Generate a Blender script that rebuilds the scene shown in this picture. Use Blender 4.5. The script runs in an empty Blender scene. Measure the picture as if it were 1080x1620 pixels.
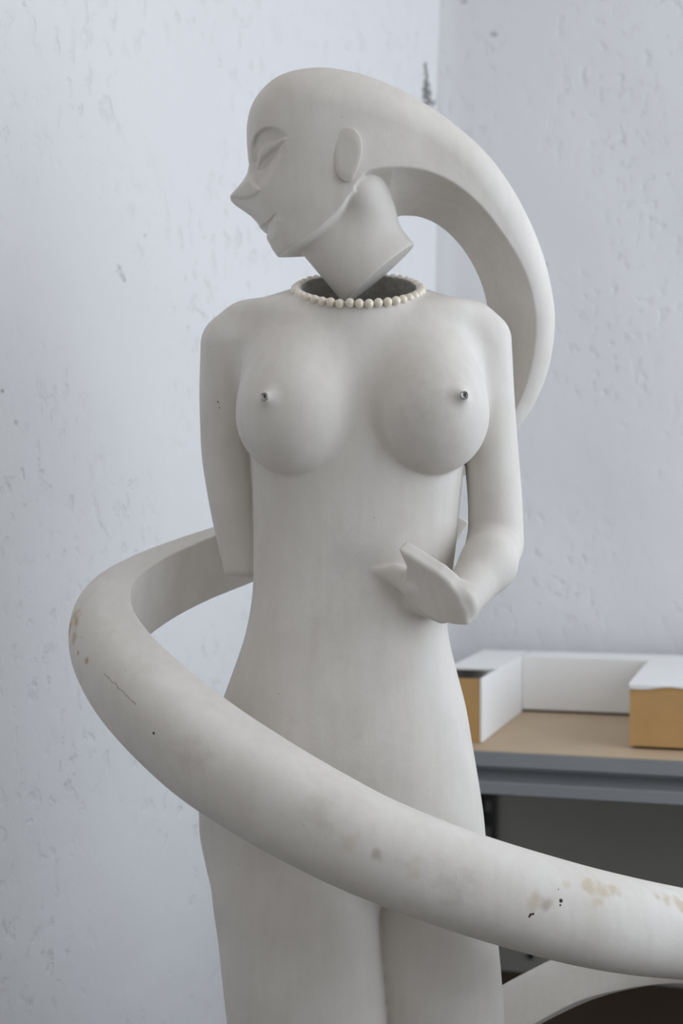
import bpy, math, random
import numpy as np
from mathutils import Vector, Matrix

random.seed(7)
rng = np.random.default_rng(7)
scene = bpy.context.scene
COL = scene.collection

# ------------------------------------------------------------------ camera
CAM_Z = 1.15            # eye height above the floor
FOC = 2250.0            # focal length in pixels of a 1080x1620 frame
Y0 = 1.5                # distance camera -> axis of the sculpture
K = Y0 / FOC            # metres per "statue unit" (one pixel at the statue's axis)
cam_d = bpy.data.cameras.new('camera')
cam = bpy.data.objects.new('camera', cam_d)
COL.objects.link(cam)
cam.location = (0, 0, CAM_Z)
cam.rotation_euler = (math.pi / 2, 0, 0)
cam_d.sensor_fit = 'VERTICAL'
cam_d.sensor_height = 36.0
cam_d.lens = 50.0
cam_d.clip_start = 0.05
cam_d.dof.use_dof = True
cam_d.dof.focus_distance = 1.42
cam_d.dof.aperture_fstop = 5.0
scene.camera = cam

# ------------------------------------------------------------------ world and light
world = bpy.data.worlds.new('world')
scene.world = world
world.use_nodes = True
bg = world.node_tree.nodes['Background']
bg.inputs['Color'].default_value = (1.0, 0.975, 0.94, 1)
bg.inputs['Strength'].default_value = 0.76

# corner of the two walls and the wall directions (plan view)
CORNER = Vector((0.179, 2.77, 0))
E1 = Vector((0.956, -0.292, 0)).normalized()      # along the wall with the shelf
E2 = Vector((-0.292, -0.956, 0)).normalized()     # from that wall into the room
EL = Vector((-0.5, -0.866, 0)).normalized()       # along the plain wall


def wallp(a, o, z):
    p = CORNER + E1 * a + E2 * o
    return Vector((p.x, p.y, z))


# daylight entering through the window of the side wall
WIN_A = 1.95            # side wall stands this far along the shelf wall
win_c = wallp(WIN_A - 0.03, 1.19, 1.68)
ld = bpy.data.lights.new('window_daylight', 'AREA')
ld.shape = 'RECTANGLE'
ld.size = 2.12
ld.size_y = 1.8
ld.energy = 36
ld.color = (0.78, 0.875, 1.0)
lo = bpy.data.objects.new('window_daylight', ld)
COL.objects.link(lo)
lo.location = win_c
lo.rotation_euler = Vector((-E1.x, -E1.y, 0)).to_track_quat('-Z', 'Y').to_euler()

scene.view_settings.view_transform = 'Standard'
scene.view_settings.look = 'None'
scene.view_settings.gamma = 1.0
scene.view_settings.use_curve_mapping = False
scene.view_settings.exposure = -0.22


# ------------------------------------------------------------------ helpers
def tag(o, label=None, cat=None, group=None, kind=None):
    if label: o['label'] = label
    if cat: o['category'] = cat
    if group: o['group'] = group
    if kind: o['kind'] = kind
    return o


def mesh_obj(name, verts, faces, mat, parent=None, smooth=True, origin=None):
    me = bpy.data.meshes.new(name)
    v = np.asarray(verts, dtype=np.float64)
    if origin is not None:
        v = v - np.asarray(origin)
    if isinstance(faces, np.ndarray):
        n = len(faces); s = faces.shape[1]
        me.vertices.add(len(v)); me.vertices.foreach_set('co', v.astype(np.float32).ravel())
        me.loops.add(n * s); me.loops.foreach_set('vertex_index', faces.astype(np.int32).ravel())
        me.polygons.add(n)
        me.polygons.foreach_set('loop_start', np.arange(0, n * s, s, dtype=np.int32))
        me.polygons.foreach_set('loop_total', np.full(n, s, dtype=np.int32))
        me.update(calc_edges=True); me.validate()
    else:
        me.from_pydata([tuple(p) for p in v], [], faces)
        me.update()
    me.polygons.foreach_set('use_smooth', [smooth] * len(me.polygons))
    if mat: me.materials.append(mat)
    o = bpy.data.objects.new(name, me)
    COL.objects.link(o)
    if parent: o.parent = parent
    elif origin is not None: o.location = origin
    return o


def empty(name, loc):
    o = bpy.data.objects.new(name, None)
    o.empty_display_size = 0.05
    COL.objects.link(o)
    o.location = loc
    return o


def box_geo(a0, a1, o0, o1, z0, z1):
    """box in the frame of the shelf wall"""
    vs = [wallp(a, o, z) for z in (z0, z1) for (a, o) in ((a0, o0), (a1, o0), (a1, o1), (a0, o1))]
    fs = [(0, 1, 2, 3), (7, 6, 5, 4), (0, 4, 5, 1), (1, 5, 6, 2), (2, 6, 7, 3), (3, 7, 4, 0)]
    return vs, fs


def wall_box(name, a0, a1, o0, o1, z0, z1, mat, parent=None, bevel=0.0):
    vs, fs = box_geo(a0, a1, o0, o1, z0, z1)
    org = parent.location if parent else Vector((0, 0, 0))
    o = mesh_obj(name, [v - org for v in vs], fs, mat, parent, smooth=False)
    if bevel:
        m = o.modifiers.new('bevel', 'BEVEL'); m.width = bevel; m.segments = 2
    return o


# ------------------------------------------------------------------ materials
def new_mat(name):
    m = bpy.data.materials.new(name); m.use_nodes = True
    nt = m.node_tree
    return m, nt, nt.nodes['Principled BSDF']


def plain(name, col, rough=0.6, metal=0.0, noise=0.06, scale=20, bump=0.0, bscale=200):
    m, nt, p = new_mat(name)
    N, L = nt.nodes, nt.links
    p.inputs['Roughness'].default_value = rough
    p.inputs['Metallic'].default_value = metal
    tc = N.new('ShaderNodeTexCoord')
    nz = N.new('ShaderNodeTexNoise'); nz.inputs['Scale'].default_value = scale; nz.inputs['Detail'].default_value = 5
    L.new(tc.outputs['Object'], nz.inputs['Vector'])
    mx = N.new('ShaderNodeMixRGB')
    mx.inputs[1].default_value = (*[c * (1 - noise) for c in col], 1)
    mx.inputs[2].default_value = (*[min(1, c * (1 + noise)) for c in col], 1)
    L.new(nz.outputs['Fac'], mx.inputs[0]); L.new(mx.outputs[0], p.inputs['Base Color'])
    if bump:
        n2 = N.new('ShaderNodeTexNoise'); n2.inputs['Scale'].default_value = bscale; n2.inputs['Detail'].default_value = 4
        L.new(tc.outputs['Object'], n2.inputs['Vector'])
        b = N.new('ShaderNodeBump'); b.inputs['Strength'].default_value = bump; b.inputs['Distance'].default_value = 0.002
        L.new(n2.outputs['Fac'], b.inputs['Height']); L.new(b.outputs['Normal'], p.inputs['Normal'])
    return m


def spot_mask(nt, pos_out, pts, edge_noise=None):
    """maximum over round marks: pts = [(x, y, z, radius, softness, strength)] in object space"""
    N, L = nt.nodes, nt.links
    last = None
    for (x, y, z, r, soft, st) in pts:
        d = N.new('ShaderNodeVectorMath'); d.operation = 'DISTANCE'
        L.new(pos_out, d.inputs[0]); d.inputs[1].default_value = (x, y, z)
        src = d.outputs['Value']
        if edge_noise is not None:
            ad = N.new('ShaderNodeMath'); ad.operation = 'MULTIPLY_ADD'
            L.new(edge_noise, ad.inputs[0]); ad.inputs[1].default_value = r * 3.0; L.new(src, ad.inputs[2])
            src = ad.outputs[0]; off = r * 1.5
        else:
            off = 0
        mr = N.new('ShaderNodeMapRange')
        L.new(src, mr.inputs['Value'])
        mr.inputs['From Min'].default_value = r + off
        mr.inputs['From Max'].default_value = r * (1 - soft) + off
        mr.inputs['To Min'].default_value = 0; mr.inputs['To Max'].default_value = st
        if last is None: last = mr.outputs[0]
        else:
            mm = N.new('ShaderNodeMath'); mm.operation = 'MAXIMUM'
            L.new(last, mm.inputs[0]); L.new(mr.outputs[0], mm.inputs[1]); last = mm.outputs[0]
    return last


def plaster(name, stains=(), specks=(), col=(0.735, 0.70, 0.658)):
    m, nt, p = new_mat(name)
    N, L = nt.nodes, nt.links
    p.inputs['Roughness'].default_value = 0.62
    p.inputs['Specular IOR Level'].default_value = 0.25
    tc = N.new('ShaderNodeTexCoord'); pos = tc.outputs['Object']
    n1 = N.new('ShaderNodeTexNoise'); n1.inputs['Scale'].default_value = 9; n1.inputs['Detail'].default_value = 6; n1.inputs['Roughness'].default_value = 0.6
    L.new(pos, n1.inputs['Vector'])
    r1 = N.new('ShaderNodeValToRGB'); L.new(n1.outputs['Fac'], r1.inputs['Fac'])
    r1.color_ramp.elements[0].position = 0.3; r1.color_ramp.elements[0].color = (col[0] * 0.91, col[1] * 0.90, col[2] * 0.88, 1)
    r1.color_ramp.elements[1].position = 0.7; r1.color_ramp.elements[1].color = (*[min(1, c * 1.05) for c in col], 1)
    cur = r1.outputs['Color']
    # brushed streaks
    mp = N.new('ShaderNodeMapping'); mp.inputs['Scale'].default_value = (90, 90, 12)
    L.new(pos, mp.inputs['Vector'])
    n2 = N.new('ShaderNodeTexNoise'); n2.inputs['Scale'].default_value = 1; n2.inputs['Detail'].default_value = 3
    L.new(mp.outputs[0], n2.inputs['Vector'])
    r2 = N.new('ShaderNodeValToRGB'); L.new(n2.outputs['Fac'], r2.inputs['Fac'])
    r2.color_ramp.elements[0].position = 0.25; r2.color_ramp.elements[0].color = (0.955, 0.95, 0.945, 1)
    r2.color_ramp.elements[1].position = 0.6; r2.color_ramp.elements[1].color = (1, 1, 1, 1)
    mu = N.new('ShaderNodeMixRGB'); mu.blend_type = 'MULTIPLY'; mu.inputs[0].default_value = 1
    L.new(cur, mu.inputs[1]); L.new(r2.outputs['Color'], mu.inputs[2]); cur = mu.outputs[0]
    # tiny pores
    vo = N.new('ShaderNodeTexVoronoi'); vo.inputs['Scale'].default_value = 34
    L.new(pos, vo.inputs['Vector'])
    mr = N.new('ShaderNodeMapRange'); L.new(vo.outputs['Distance'], mr.inputs['Value'])
    mr.inputs['From Min'].default_value = 0.03; mr.inputs['From Max'].default_value = 0.015
    nzp = N.new('ShaderNodeTexNoise'); nzp.inputs['Scale'].default_value = 14
    L.new(pos, nzp.inputs['Vector'])
    gt = N.new('ShaderNodeMath'); gt.operation = 'GREATER_THAN'; gt.inputs[1].default_value = 0.56
    L.new(nzp.outputs['Fac'], gt.inputs[0])
    pm = N.new('ShaderNodeMath'); pm.operation = 'MULTIPLY'; L.new(mr.outputs[0], pm.inputs[0]); L.new(gt.outputs[0], pm.inputs[1])
    pm2 = N.new('ShaderNodeMath'); pm2.operation = 'MULTIPLY'; L.new(pm.outputs[0], pm2.inputs[0]); pm2.inputs[1].default_value = 0.5
    mx = N.new('ShaderNodeMixRGB'); L.new(pm2.outputs[0], mx.inputs[0]); L.new(cur, mx.inputs[1]); mx.inputs[2].default_value = (0.16, 0.15, 0.13, 1)
    cur = mx.outputs[0]
    if stains:
        ne = N.new('ShaderNodeTexNoise'); ne.inputs['Scale'].default_value = 70; ne.inputs['Detail'].default_value = 4
        L.new(pos, ne.inputs['Vector'])
        for colr in sorted(set(s[6] for s in stains)):
            k = spot_mask(nt, pos, [s[:6] for s in stains if s[6] == colr], ne.outputs['Fac'])
            mx = N.new('ShaderNodeMixRGB'); L.new(k, mx.inputs[0]); L.new(cur, mx.inputs[1]); mx.inputs[2].default_value = (*colr, 1)
            cur = mx.outputs[0]
    if specks:
        k = spot_mask(nt, pos, list(specks))
        mx = N.new('ShaderNodeMixRGB'); L.new(k, mx.inputs[0]); L.new(cur, mx.inputs[1]); mx.inputs[2].default_value = (0.02, 0.018, 0.016, 1)
        cur = mx.outputs[0]
    L.new(cur, p.inputs['Base Color'])
    nb = N.new('ShaderNodeTexNoise'); nb.inputs['Scale'].default_value = 60; nb.inputs['Detail'].default_value = 7; nb.inputs['Roughness'].default_value = 0.65
    L.new(pos, nb.inputs['Vector'])
    b = N.new('ShaderNodeBump'); b.inputs['Strength'].default_value = 0.30; b.inputs['Distance'].default_value = 0.0018
    nc = N.new('ShaderNodeTexNoise'); nc.inputs['Scale'].default_value = 17; nc.inputs['Detail'].default_value = 2
    L.new(pos, nc.inputs['Vector'])
    hs = N.new('ShaderNodeMath'); hs.operation = 'MULTIPLY_ADD'; L.new(nc.outputs['Fac'], hs.inputs[0]); hs.inputs[1].default_value = 1.6
    L.new(nb.outputs['Fac'], hs.inputs[2]); L.new(hs.outputs[0], b.inputs['Height']); L.new(b.outputs['Normal'], p.inputs['Normal'])
    return m


def wall_mat(name, marks=(), col=(0.76, 0.76, 0.772)):
    m, nt, p = new_mat(name)
    N, L = nt.nodes, nt.links
    p.inputs['Roughness'].default_value = 0.7
    p.inputs['Specular IOR Level'].default_value = 0.3
    tc = N.new('ShaderNodeTexCoord'); pos = tc.outputs['Object']
    n1 = N.new('ShaderNodeTexNoise'); n1.inputs['Scale'].default_value = 2.2; n1.inputs['Detail'].default_value = 6
    L.new(pos, n1.inputs['Vector'])
    mx = N.new('ShaderNodeMixRGB'); L.new(n1.outputs['Fac'], mx.inputs[0])
    mx.inputs[1].default_value = (*[c * 0.95 for c in col], 1); mx.inputs[2].default_value = (col[0] * 1.04, col[1] * 1.035, col[2] * 1.02, 1)
    cur = mx.outputs[0]
    if marks:
        ne = N.new('ShaderNodeTexNoise'); ne.inputs['Scale'].default_value = 90; ne.inputs['Detail'].default_value = 5
        L.new(pos, ne.inputs['Vector'])
        k = spot_mask(nt, pos, list(marks), ne.outputs['Fac'])
        mx = N.new('ShaderNodeMixRGB'); L.new(k, mx.inputs[0]); L.new(cur, mx.inputs[1]); mx.inputs[2].default_value = (0.12, 0.12, 0.105, 1)
        cur = mx.outputs[0]
    L.new(cur, p.inputs['Base Color'])
    # trowelled lime plaster: broad swells, dents in patches, fine grain
    nb = N.new('ShaderNodeTexNoise'); nb.inputs['Scale'].default_value = 9; nb.inputs['Detail'].default_value = 3
    L.new(pos, nb.inputs['Vector'])
    mp = N.new('ShaderNodeMapping'); mp.inputs['Rotation'].default_value = (0.3, 0.5, 0.2); mp.inputs['Scale'].default_value = (1, 1, 0.7)
    L.new(pos, mp.inputs['Vector'])
    nd = N.new('ShaderNodeTexNoise'); nd.inputs['Scale'].default_value = 54; nd.inputs['Detail'].default_value = 6; nd.inputs['Distortion'].default_value = 0.25
    L.new(mp.outputs[0], nd.inputs['Vector'])
    rd = N.new('ShaderNodeMapRange'); L.new(nd.outputs['Fac'], rd.inputs['Value'])
    rd.inputs['From Min'].default_value = 0.43; rd.inputs['From Max'].default_value = 0.27
    rd.inputs['To Min'].default_value = 0; rd.inputs['To Max'].default_value = -1
    na = N.new('ShaderNodeTexNoise'); na.inputs['Scale'].default_value = 4.5; na.inputs['Detail'].default_value = 3
    L.new(pos, na.inputs['Vector'])
    ra = N.new('ShaderNodeMapRange'); L.new(na.outputs['Fac'], ra.inputs['Value'])
    ra.inputs['From Min'].default_value = 0.40; ra.inputs['From Max'].default_value = 0.63
    pr = N.new('ShaderNodeMath'); pr.operation = 'MULTIPLY'; L.new(rd.outputs[0], pr.inputs[0]); L.new(ra.outputs[0], pr.inputs[1])
    a1 = N.new('ShaderNodeMath'); a1.operation = 'MULTIPLY_ADD'; L.new(nb.outputs['Fac'], a1.inputs[0]); a1.inputs[1].default_value = 1.3; L.new(pr.outputs[0], a1.inputs[2])
    a2 = N.new('ShaderNodeMath'); a2.operation = 'MULTIPLY_ADD'; L.new(nd.outputs['Fac'], a2.inputs[0]); a2.inputs[1].default_value = 0.35; L.new(a1.outputs[0], a2.inputs[2])
    b = N.new('ShaderNodeBump'); b.inputs['Strength'].default_value = 0.6; b.inputs['Distance'].default_value = 0.004
    L.new(a2.outputs[0], b.inputs['Height']); L.new(b.outputs['Normal'], p.inputs['Normal'])
    return m


def pix(px, py, w=0.0):
    """photo pixel + depth offset (statue units behind the statue's axis) -> world"""
    y = Y0 + w * K
    return Vector(((px - 540) / FOC * y, y, CAM_Z - (py - 810) / FOC * y))


def pix_wall_shelf(px, py, out=0.0):
    """photo pixel on the shelf wall (offset out into the room)"""
    d = Vector(((px - 540) / FOC, 1.0, -(py - 810) / FOC))
    o = CORNER + E2 * out
    t = (o.dot(E2)) / (d.x * E2.x + d.y * E2.y)
    return Vector((0, 0, CAM_Z)) + d * t


def pix_wall_left(px, py):
    d = Vector(((px - 540) / FOC, 1.0, -(py - 810) / FOC))
    n = Vector((-EL.y, EL.x, 0))
    t = CORNER.dot(n) / (d.x * n.x + d.y * n.y)
    return Vector((0, 0, CAM_Z)) + d * t


# ------------------------------------------------------------------ the room
mk_r = []
for (px, py, r, st) in ((781, 56, 0.009, 0.55), (905, 8, 0.006, 0.5), (858, 10, 0.006, 0.4), (985, 25, 0.005, 0.3), (865, 418, 0.006, 0.35), (735, 3, .008, .4)):
    q = pix_wall_shelf(px, py); mk_r.append((q.x, q.y, q.z, r, 0.6, st))
mk_c = []
for i in range(11):
    t = i / 10
    q = pix_wall_left(671 + 4 * t + (2 if i % 2 else -2) * t, 104 + 62 * t)
    mk_c.append((q.x, q.y, q.z, 0.006 + 0.0085 * t, 0.5, 0.85))
q = pix_wall_left(679, 163); mk_c.append((q.x, q.y, q.z, 0.013, 0.5, 0.8))
mk_l = []
for (px, py, r, st) in ((43, 9, 0.006, 0.8), (45, 67, 0.004, 0.6), (4, 619, 0.004, 0.7), (189, 424, 0.005, 0.3), (194, 436, 0.006, 0.3), (197, 443, 0.004, 0.35), (185, 428, 0.004, 0.2), (229, 373, 0.004, 0.25), (26, 668, .004, .3)):
    q = pix_wall_left(px, py); mk_l.append((q.x, q.y, q.z, r, 0.6, st))
M_wall_r = wall_mat('white_plaster_shelf_wall', mk_r + mk_c)
M_wall_l = wall_mat('white_plaster_plain_wall', mk_l + mk_c)
M_floor = plain('concrete_floor', (0.14, 0.128, 0.112), 0.8, noise=0.12, scale=6, bump=0.2)
M_frame = plain('white_window_paint', (0.75, 0.75, 0.74), 0.5)


def wall_grid(name, p0, d, n, length, height, step, mat, thick=0.12, round_a=None):
    """plastered wall with a gently uneven face; p0 = plan start, d = along, n = into the room"""
    nu = int(length / step) + 1; nv = int(height / step) + 1
    us = np.linspace(0, length, nu); vs = np.linspace(0, height, nv)
    U, V = np.meshgrid(us, vs, indexing='ij')
    D = np.zeros_like(U)
    g = np.random.default_rng(len(name) * 13 + int(length * 10))
    for _ in range(46):
        f = g.uniform(3, 26); th = g.uniform(0, 6.28); ph = g.uniform(0, 6.28)
        D += np.sin(f * (math.cos(th) * U + math.sin(th) * V) + ph) * 0.0028 / (1 + f * 0.22)
    if round_a is not None:                      # soft coved corner
        x = np.clip(1 - np.abs(U - round_a) / 0.05, 0, 1)
        D += 0.014 * x * x
    P = np.empty((nu * nv, 3))
    P[:, 0] = (p0.x + d.x * U + n.x * D).ravel(); P[:, 1] = (p0.y + d.y * U + n.y * D).ravel(); P[:, 2] = V.ravel()
    idx = np.arange(nu * nv).reshape(nu, nv)
    F = np.stack([idx[:-1, :-1], idx[1:, :-1], idx[1:, 1:], idx[:-1, 1:]], -1).reshape(-1, 4)
    faces = [tuple(f) for f in F]
    b = len(P)                                    # solid back
    back = [(p0.x + d.x * u - n.x * thick, p0.y + d.y * u - n.y * thick, v) for (u, v) in ((0, 0), (length, 0), (length, height), (0, height))]
    P = np.vstack([P, back])
    faces.append((b, b + 3, b + 2, b + 1))
    c = (idx[0, 0], idx[-1, 0], idx[-1, -1], idx[0, -1])
    faces += [tuple([b, b + 1] + list(idx[::-1, 0])), tuple([b + 1, b + 2] + list(idx[-1, ::-1])),
              tuple([b + 2, b + 3] + list(idx[:, -1])), tuple([b + 3, b] + list(idx[0, :]))]
    o = mesh_obj(name, P, faces, mat)
    for pl in list(o.data.polygons)[-5:]: pl.use_smooth = False
    return tag(o, kind='structure')


NL = Vector((-EL.y, EL.x, 0)); NL = NL if NL.dot(Vector((0.5, -0.5, 0))) > 0 else -NL
ROOM_H = 3.0
wall_grid('wall_back', CORNER - E1 * 0.03, E1, E2, 1.98, ROOM_H, 0.02, M_wall_r, round_a=0.03)
wall_grid('wall_left', CORNER - EL * 0.03, EL, NL, 3.0, ROOM_H, 0.02, M_wall_l, round_a=0.03)
# side wall with the window, out of the picture to the right
SW = [('wall_right', 0.0, 0.11, 0.0, ROOM_H), ('wall_right_far', 2.27, 3.8, 0.0, ROOM_H), ('wall_right_sill', 0.11, 2.27, 0.0, 0.76), ('wall_right_lintel', 0.11, 2.27, 2.60, ROOM_H)]
sw_v, sw_f = [], []
for (_, o0, o1, z0, z1) in SW:
    vs, fs = box_geo(WIN_A, WIN_A + 0.14, o0, o1, z0, z1)
    n0 = len(sw_v); sw_v += vs; sw_f += [tuple(i + n0 for i in f) for f in fs]
tag(mesh_obj('wall_right', sw_v, sw_f, M_wall_r, smooth=False), kind='structure')
wf_v, wf_f = [], []
for (o0, o1, z0, z1) in ((0.11, 0.17, 0.76, 2.60), (2.21, 2.27, 0.76, 2.60), (0.17, 2.21, 0.76, 0.82), (0.17, 2.21, 2.54, 2.60), (1.17, 1.21, 0.82, 2.54)):
    vs, fs = box_geo(WIN_A + 0.03, WIN_A + 0.08, o0, o1, z0, z1)
    n0 = len(wf_v); wf_v += vs; wf_f += [tuple(i + n0 for i in f) for f in fs]
tag(mesh_obj('window_1', wf_v, wf_f, M_frame, smooth=False), kind='structure')
wv, wf2 = [], []                    # wall behind the camera; its wide high opening is added for frontal fill light
for (x0, x1, z0, z1) in ((-2.6, -1.5, 0, ROOM_H), (1.5, 3.2, 0, ROOM_H), (-1.5, 1.5, 0, 1.65), (-1.5, 1.5, 2.9, ROOM_H)):
    n0 = len(wv)
    wv += [(x, y, z) for z in (z0, z1) for (x, y) in ((x0, -1.32), (x1, -1.32), (x1, -1.2), (x0, -1.2))]
    wf2 += [tuple(i + n0 for i in f) for f in ((0, 1, 2, 3), (7, 6, 5, 4), (0, 4, 5, 1), (1, 5, 6, 2), (2, 6, 7, 3), (3, 7, 4, 0))]
tag(mesh_obj('wall_front', wv, wf2, M_wall_r, smooth=False), kind='structure')
cv, cf = [], []
for (x0, x1, y0, y1) in ((-2.6, -0.7, -1.32, 3.2), (1.9, 3.2, -1.32, 3.2), (-0.7, 1.9, -1.32, -0.2), (-0.7, 1.9, 1.9, 3.2)):
    n0 = len(cv)
    cv += [(x, y, z) for z in (ROOM_H, ROOM_H + 0.1) for (x, y) in ((x0, y0), (x1, y0), (x1, y1), (x0, y1))]
    cf += [tuple(i + n0 for i in f) for f in ((0, 1, 2, 3), (7, 6, 5, 4), (0, 4, 5, 1), (1, 5, 6, 2), (2, 6, 7, 3), (3, 7, 4, 0))]
tag(mesh_obj('ceiling', cv, cf, M_wall_r, smooth=False), kind='structure')
fl = mesh_obj('floor', [(-2.6, -1.2, 0), (3.2, -1.2, 0), (3.2, 3.2, 0), (-2.6, 3.2, 0), (-2.6, -1.2, -.1), (3.2, -1.2, -.1), (3.2, 3.2, -.1), (-2.6, 3.2, -.1)],
              [(0, 1, 2, 3), (7, 6, 5, 4), (0, 4, 5, 1), (1, 5, 6, 2), (2, 6, 7, 3), (3, 7, 4, 0)], M_floor, smooth=False)
tag(fl, kind='structure')


# ------------------------------------------------------------------ implicit modelling tools
# statue units: u to the right, v downwards, w away from the camera; 1 unit = K metres, (540, 810, 0) at eye height on the axis
def toworld(p):
    p = np.asarray(p, dtype=np.float64)
    out = np.empty_like(p)
    out[..., 0] = (p[..., 0] - 540) * K
    out[..., 1] = Y0 + p[..., 2] * K
    out[..., 2] = CAM_Z - (p[..., 1] - 810) * K
    return out


def q(px, py, w=0.0):
    """photo pixel seen at depth w -> statue units"""
    s = (FOC + w) / FOC
    return (540 + (px - 540) * s, 810 + (py - 810) * s, w)


def qs(pts):
    return np.array([q(*p) for p in pts], dtype=np.float64)


def smin(a, b, k):
    h = np.clip(0.5 + 0.5 * (b - a) / k, 0, 1)
    return b + (a - b) * h - k * h * (1 - h)


def smax(a, b, k):
    return -smin(-a, -b, k)


def capsule(U, V, W, a, b, ra, rb):
    d = [b[i] - a[i] for i in range(3)]
    dd = sum(x * x for x in d)
    t = np.clip(((U - a[0]) * d[0] + (V - a[1]) * d[1] + (W - a[2]) * d[2]) / dd, 0, 1)
    return np.sqrt((U - a[0] - d[0] * t) ** 2 + (V - a[1] - d[1] * t) ** 2 + (W - a[2] - d[2] * t) ** 2) - (ra + (rb - ra) * t)


def chain(U, V, W, pts, k=14):
    f = None
    for p, r in zip(pts[:-1], pts[1:]):
        c = capsule(U, V, W, p[:3], r[:3], p[3], r[3])
        f = c if f is None else smin(f, c, k)
    return f


def poly_sd(U, V, poly):
    """signed distance to a closed 2D polygon, negative inside"""
    P = np.asarray(poly, dtype=np.float32)[:, :2]
    d = np.full(U.shape, 1e12, dtype=np.float32)
    inside = np.zeros(U.shape, dtype=bool)
    n = len(P)
    for i in range(n):
        ax, ay = P[i]; bx, by = P[(i + 1) % n]
        ex, ey = bx - ax, by - ay
        t = np.clip(((U - ax) * ex + (V - ay) * ey) / (ex * ex + ey * ey + 1e-9), 0, 1)
        d = np.minimum(d, (U - ax - t * ex) ** 2 + (V - ay - t * ey) ** 2)
        c = ((ay > V) != (by > V))
        if ay != by:
            inside ^= c & (U < (V - ay) * ex / (by - ay) + ax)
    d = np.sqrt(d)
    return np.where(inside, -d, d)


def smooth_curve(pts, n=8, closed=False):
    """Catmull-Rom through the points"""
    P = np.asarray(pts, dtype=np.float64)
    out = []
    m = len(P)
    rngi = range(m if closed else m - 1)
    for i in rngi:
        p0 = P[(i - 1) % m] if (closed or i > 0) else 2 * P[0] - P[1]
        p1 = P[i]; p2 = P[(i + 1) % m]
        p3 = P[(i + 2) % m] if (closed or i + 2 < m) else 2 * P[-1] - P[-2]
        # centripetal-ish: plain uniform is enough for evenly spaced points
        for j in range(n):
            t = j / n
            out.append(0.5 * ((2 * p1) + (-p0 + p2) * t + (2 * p0 - 5 * p1 + 4 * p2 - p3) * t * t + (-p0 + 3 * p1 - 3 * p2 + p3) * t ** 3))
    if not closed: out.append(P[-1])
    return np.array(out)


def table(rows, col, v):
    """smooth interpolation of a table over v (monotone-ish cubic via Catmull-Rom resampling)"""
    r = np.asarray(rows, dtype=np.float64)
    x = r[:, 0]; y = r[:, col]
    m = np.empty_like(y)
    dx = np.diff(x); s = np.diff(y) / dx
    m[0] = s[0]; m[-1] = s[-1]
    m[1:-1] = np.where(s[:-1] * s[1:] > 0, (s[:-1] * dx[1:] + s[1:] * dx[:-1]) / (dx[1:] + dx[:-1]), 0)
    vv = np.clip(v, x[0], x[-1])
    i = np.clip(np.searchsorted(x, vv) - 1, 0, len(x) - 2)
    t = (vv - x[i]) / dx[i]
    h00 = 2 * t ** 3 - 3 * t ** 2 + 1; h10 = t ** 3 - 2 * t ** 2 + t; h01 = -2 * t ** 3 + 3 * t ** 2; h11 = t ** 3 - t ** 2
    return (h00 * y[i] + h10 * dx[i] * m[i] + h01 * y[i + 1] + h11 * dx[i] * m[i + 1]).astype(np.float32)


def rbf(U, V, pts, col, lam=0.02):
    """thin-plate spline through control points (u, v, values...)"""
    P = np.array([(p[0], p[1]) for p in pts], dtype=np.float64) / 100.0
    y = np.array([p[col] for p in pts], dtype=np.float64)
    n = len(P)
    def phi(r2):
        return 0.5 * r2 * np.log(r2 + 1e-9)
    A = np.zeros((n + 3, n + 3))
    A[:n, :n] = phi(((P[:, None] - P[None]) ** 2).sum(-1)) + lam * np.eye(n)
    A[:n, n] = 1; A[:n, n + 1:] = P; A[n, :n] = 1; A[n + 1:, :n] = P.T
    c = np.linalg.solve(A, np.concatenate([y, np.zeros(3)]))
    x, z = U.astype(np.float64) / 100, V.astype(np.float64) / 100
    out = c[n] + c[n + 1] * x + c[n + 2] * z
    for k in range(n):
        out += c[k] * phi((x - P[k, 0]) ** 2 + (z - P[k, 1]) ** 2)
    return out.astype(np.float32)


def limb(U, V, W, T):
    """round limb along v: T = [(u, v, w, r)...], spherical ends"""
    r_ = np.array([(p[1], p[0], p[2], p[3]) for p in T])
    v = V[:, :1, :1]
    cu = table(r_, 1, v); cw = table(r_, 2, v); r = table(r_, 3, v)
    dv = np.maximum(r_[0, 0] - v, 0) + np.maximum(v - r_[-1, 0], 0)
    return np.sqrt((U - cu) ** 2 + (W - cw) ** 2 + dv ** 2) - r


def sample_field(func, lo, hi, step, slab=24):
    n = [int(math.ceil((hi[i] - lo[i]) / step)) + 1 for i in range(3)]
    us = (lo[0] + step * np.arange(n[0])).astype(np.float32)
    vs = (lo[1] + step * np.arange(n[1])).astype(np.float32)
    ws = (lo[2] + step * np.arange(n[2])).astype(np.float32)
    F = np.empty((n[1], n[0], n[2]), dtype=np.float32)        # v first: slabs are contiguous
    for i in range(0, n[1], slab):
        V, U, W = np.meshgrid(vs[i:i + slab], us, ws, indexing='ij')
        F[i:i + slab] = func(U, V, W)
    return F


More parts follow.
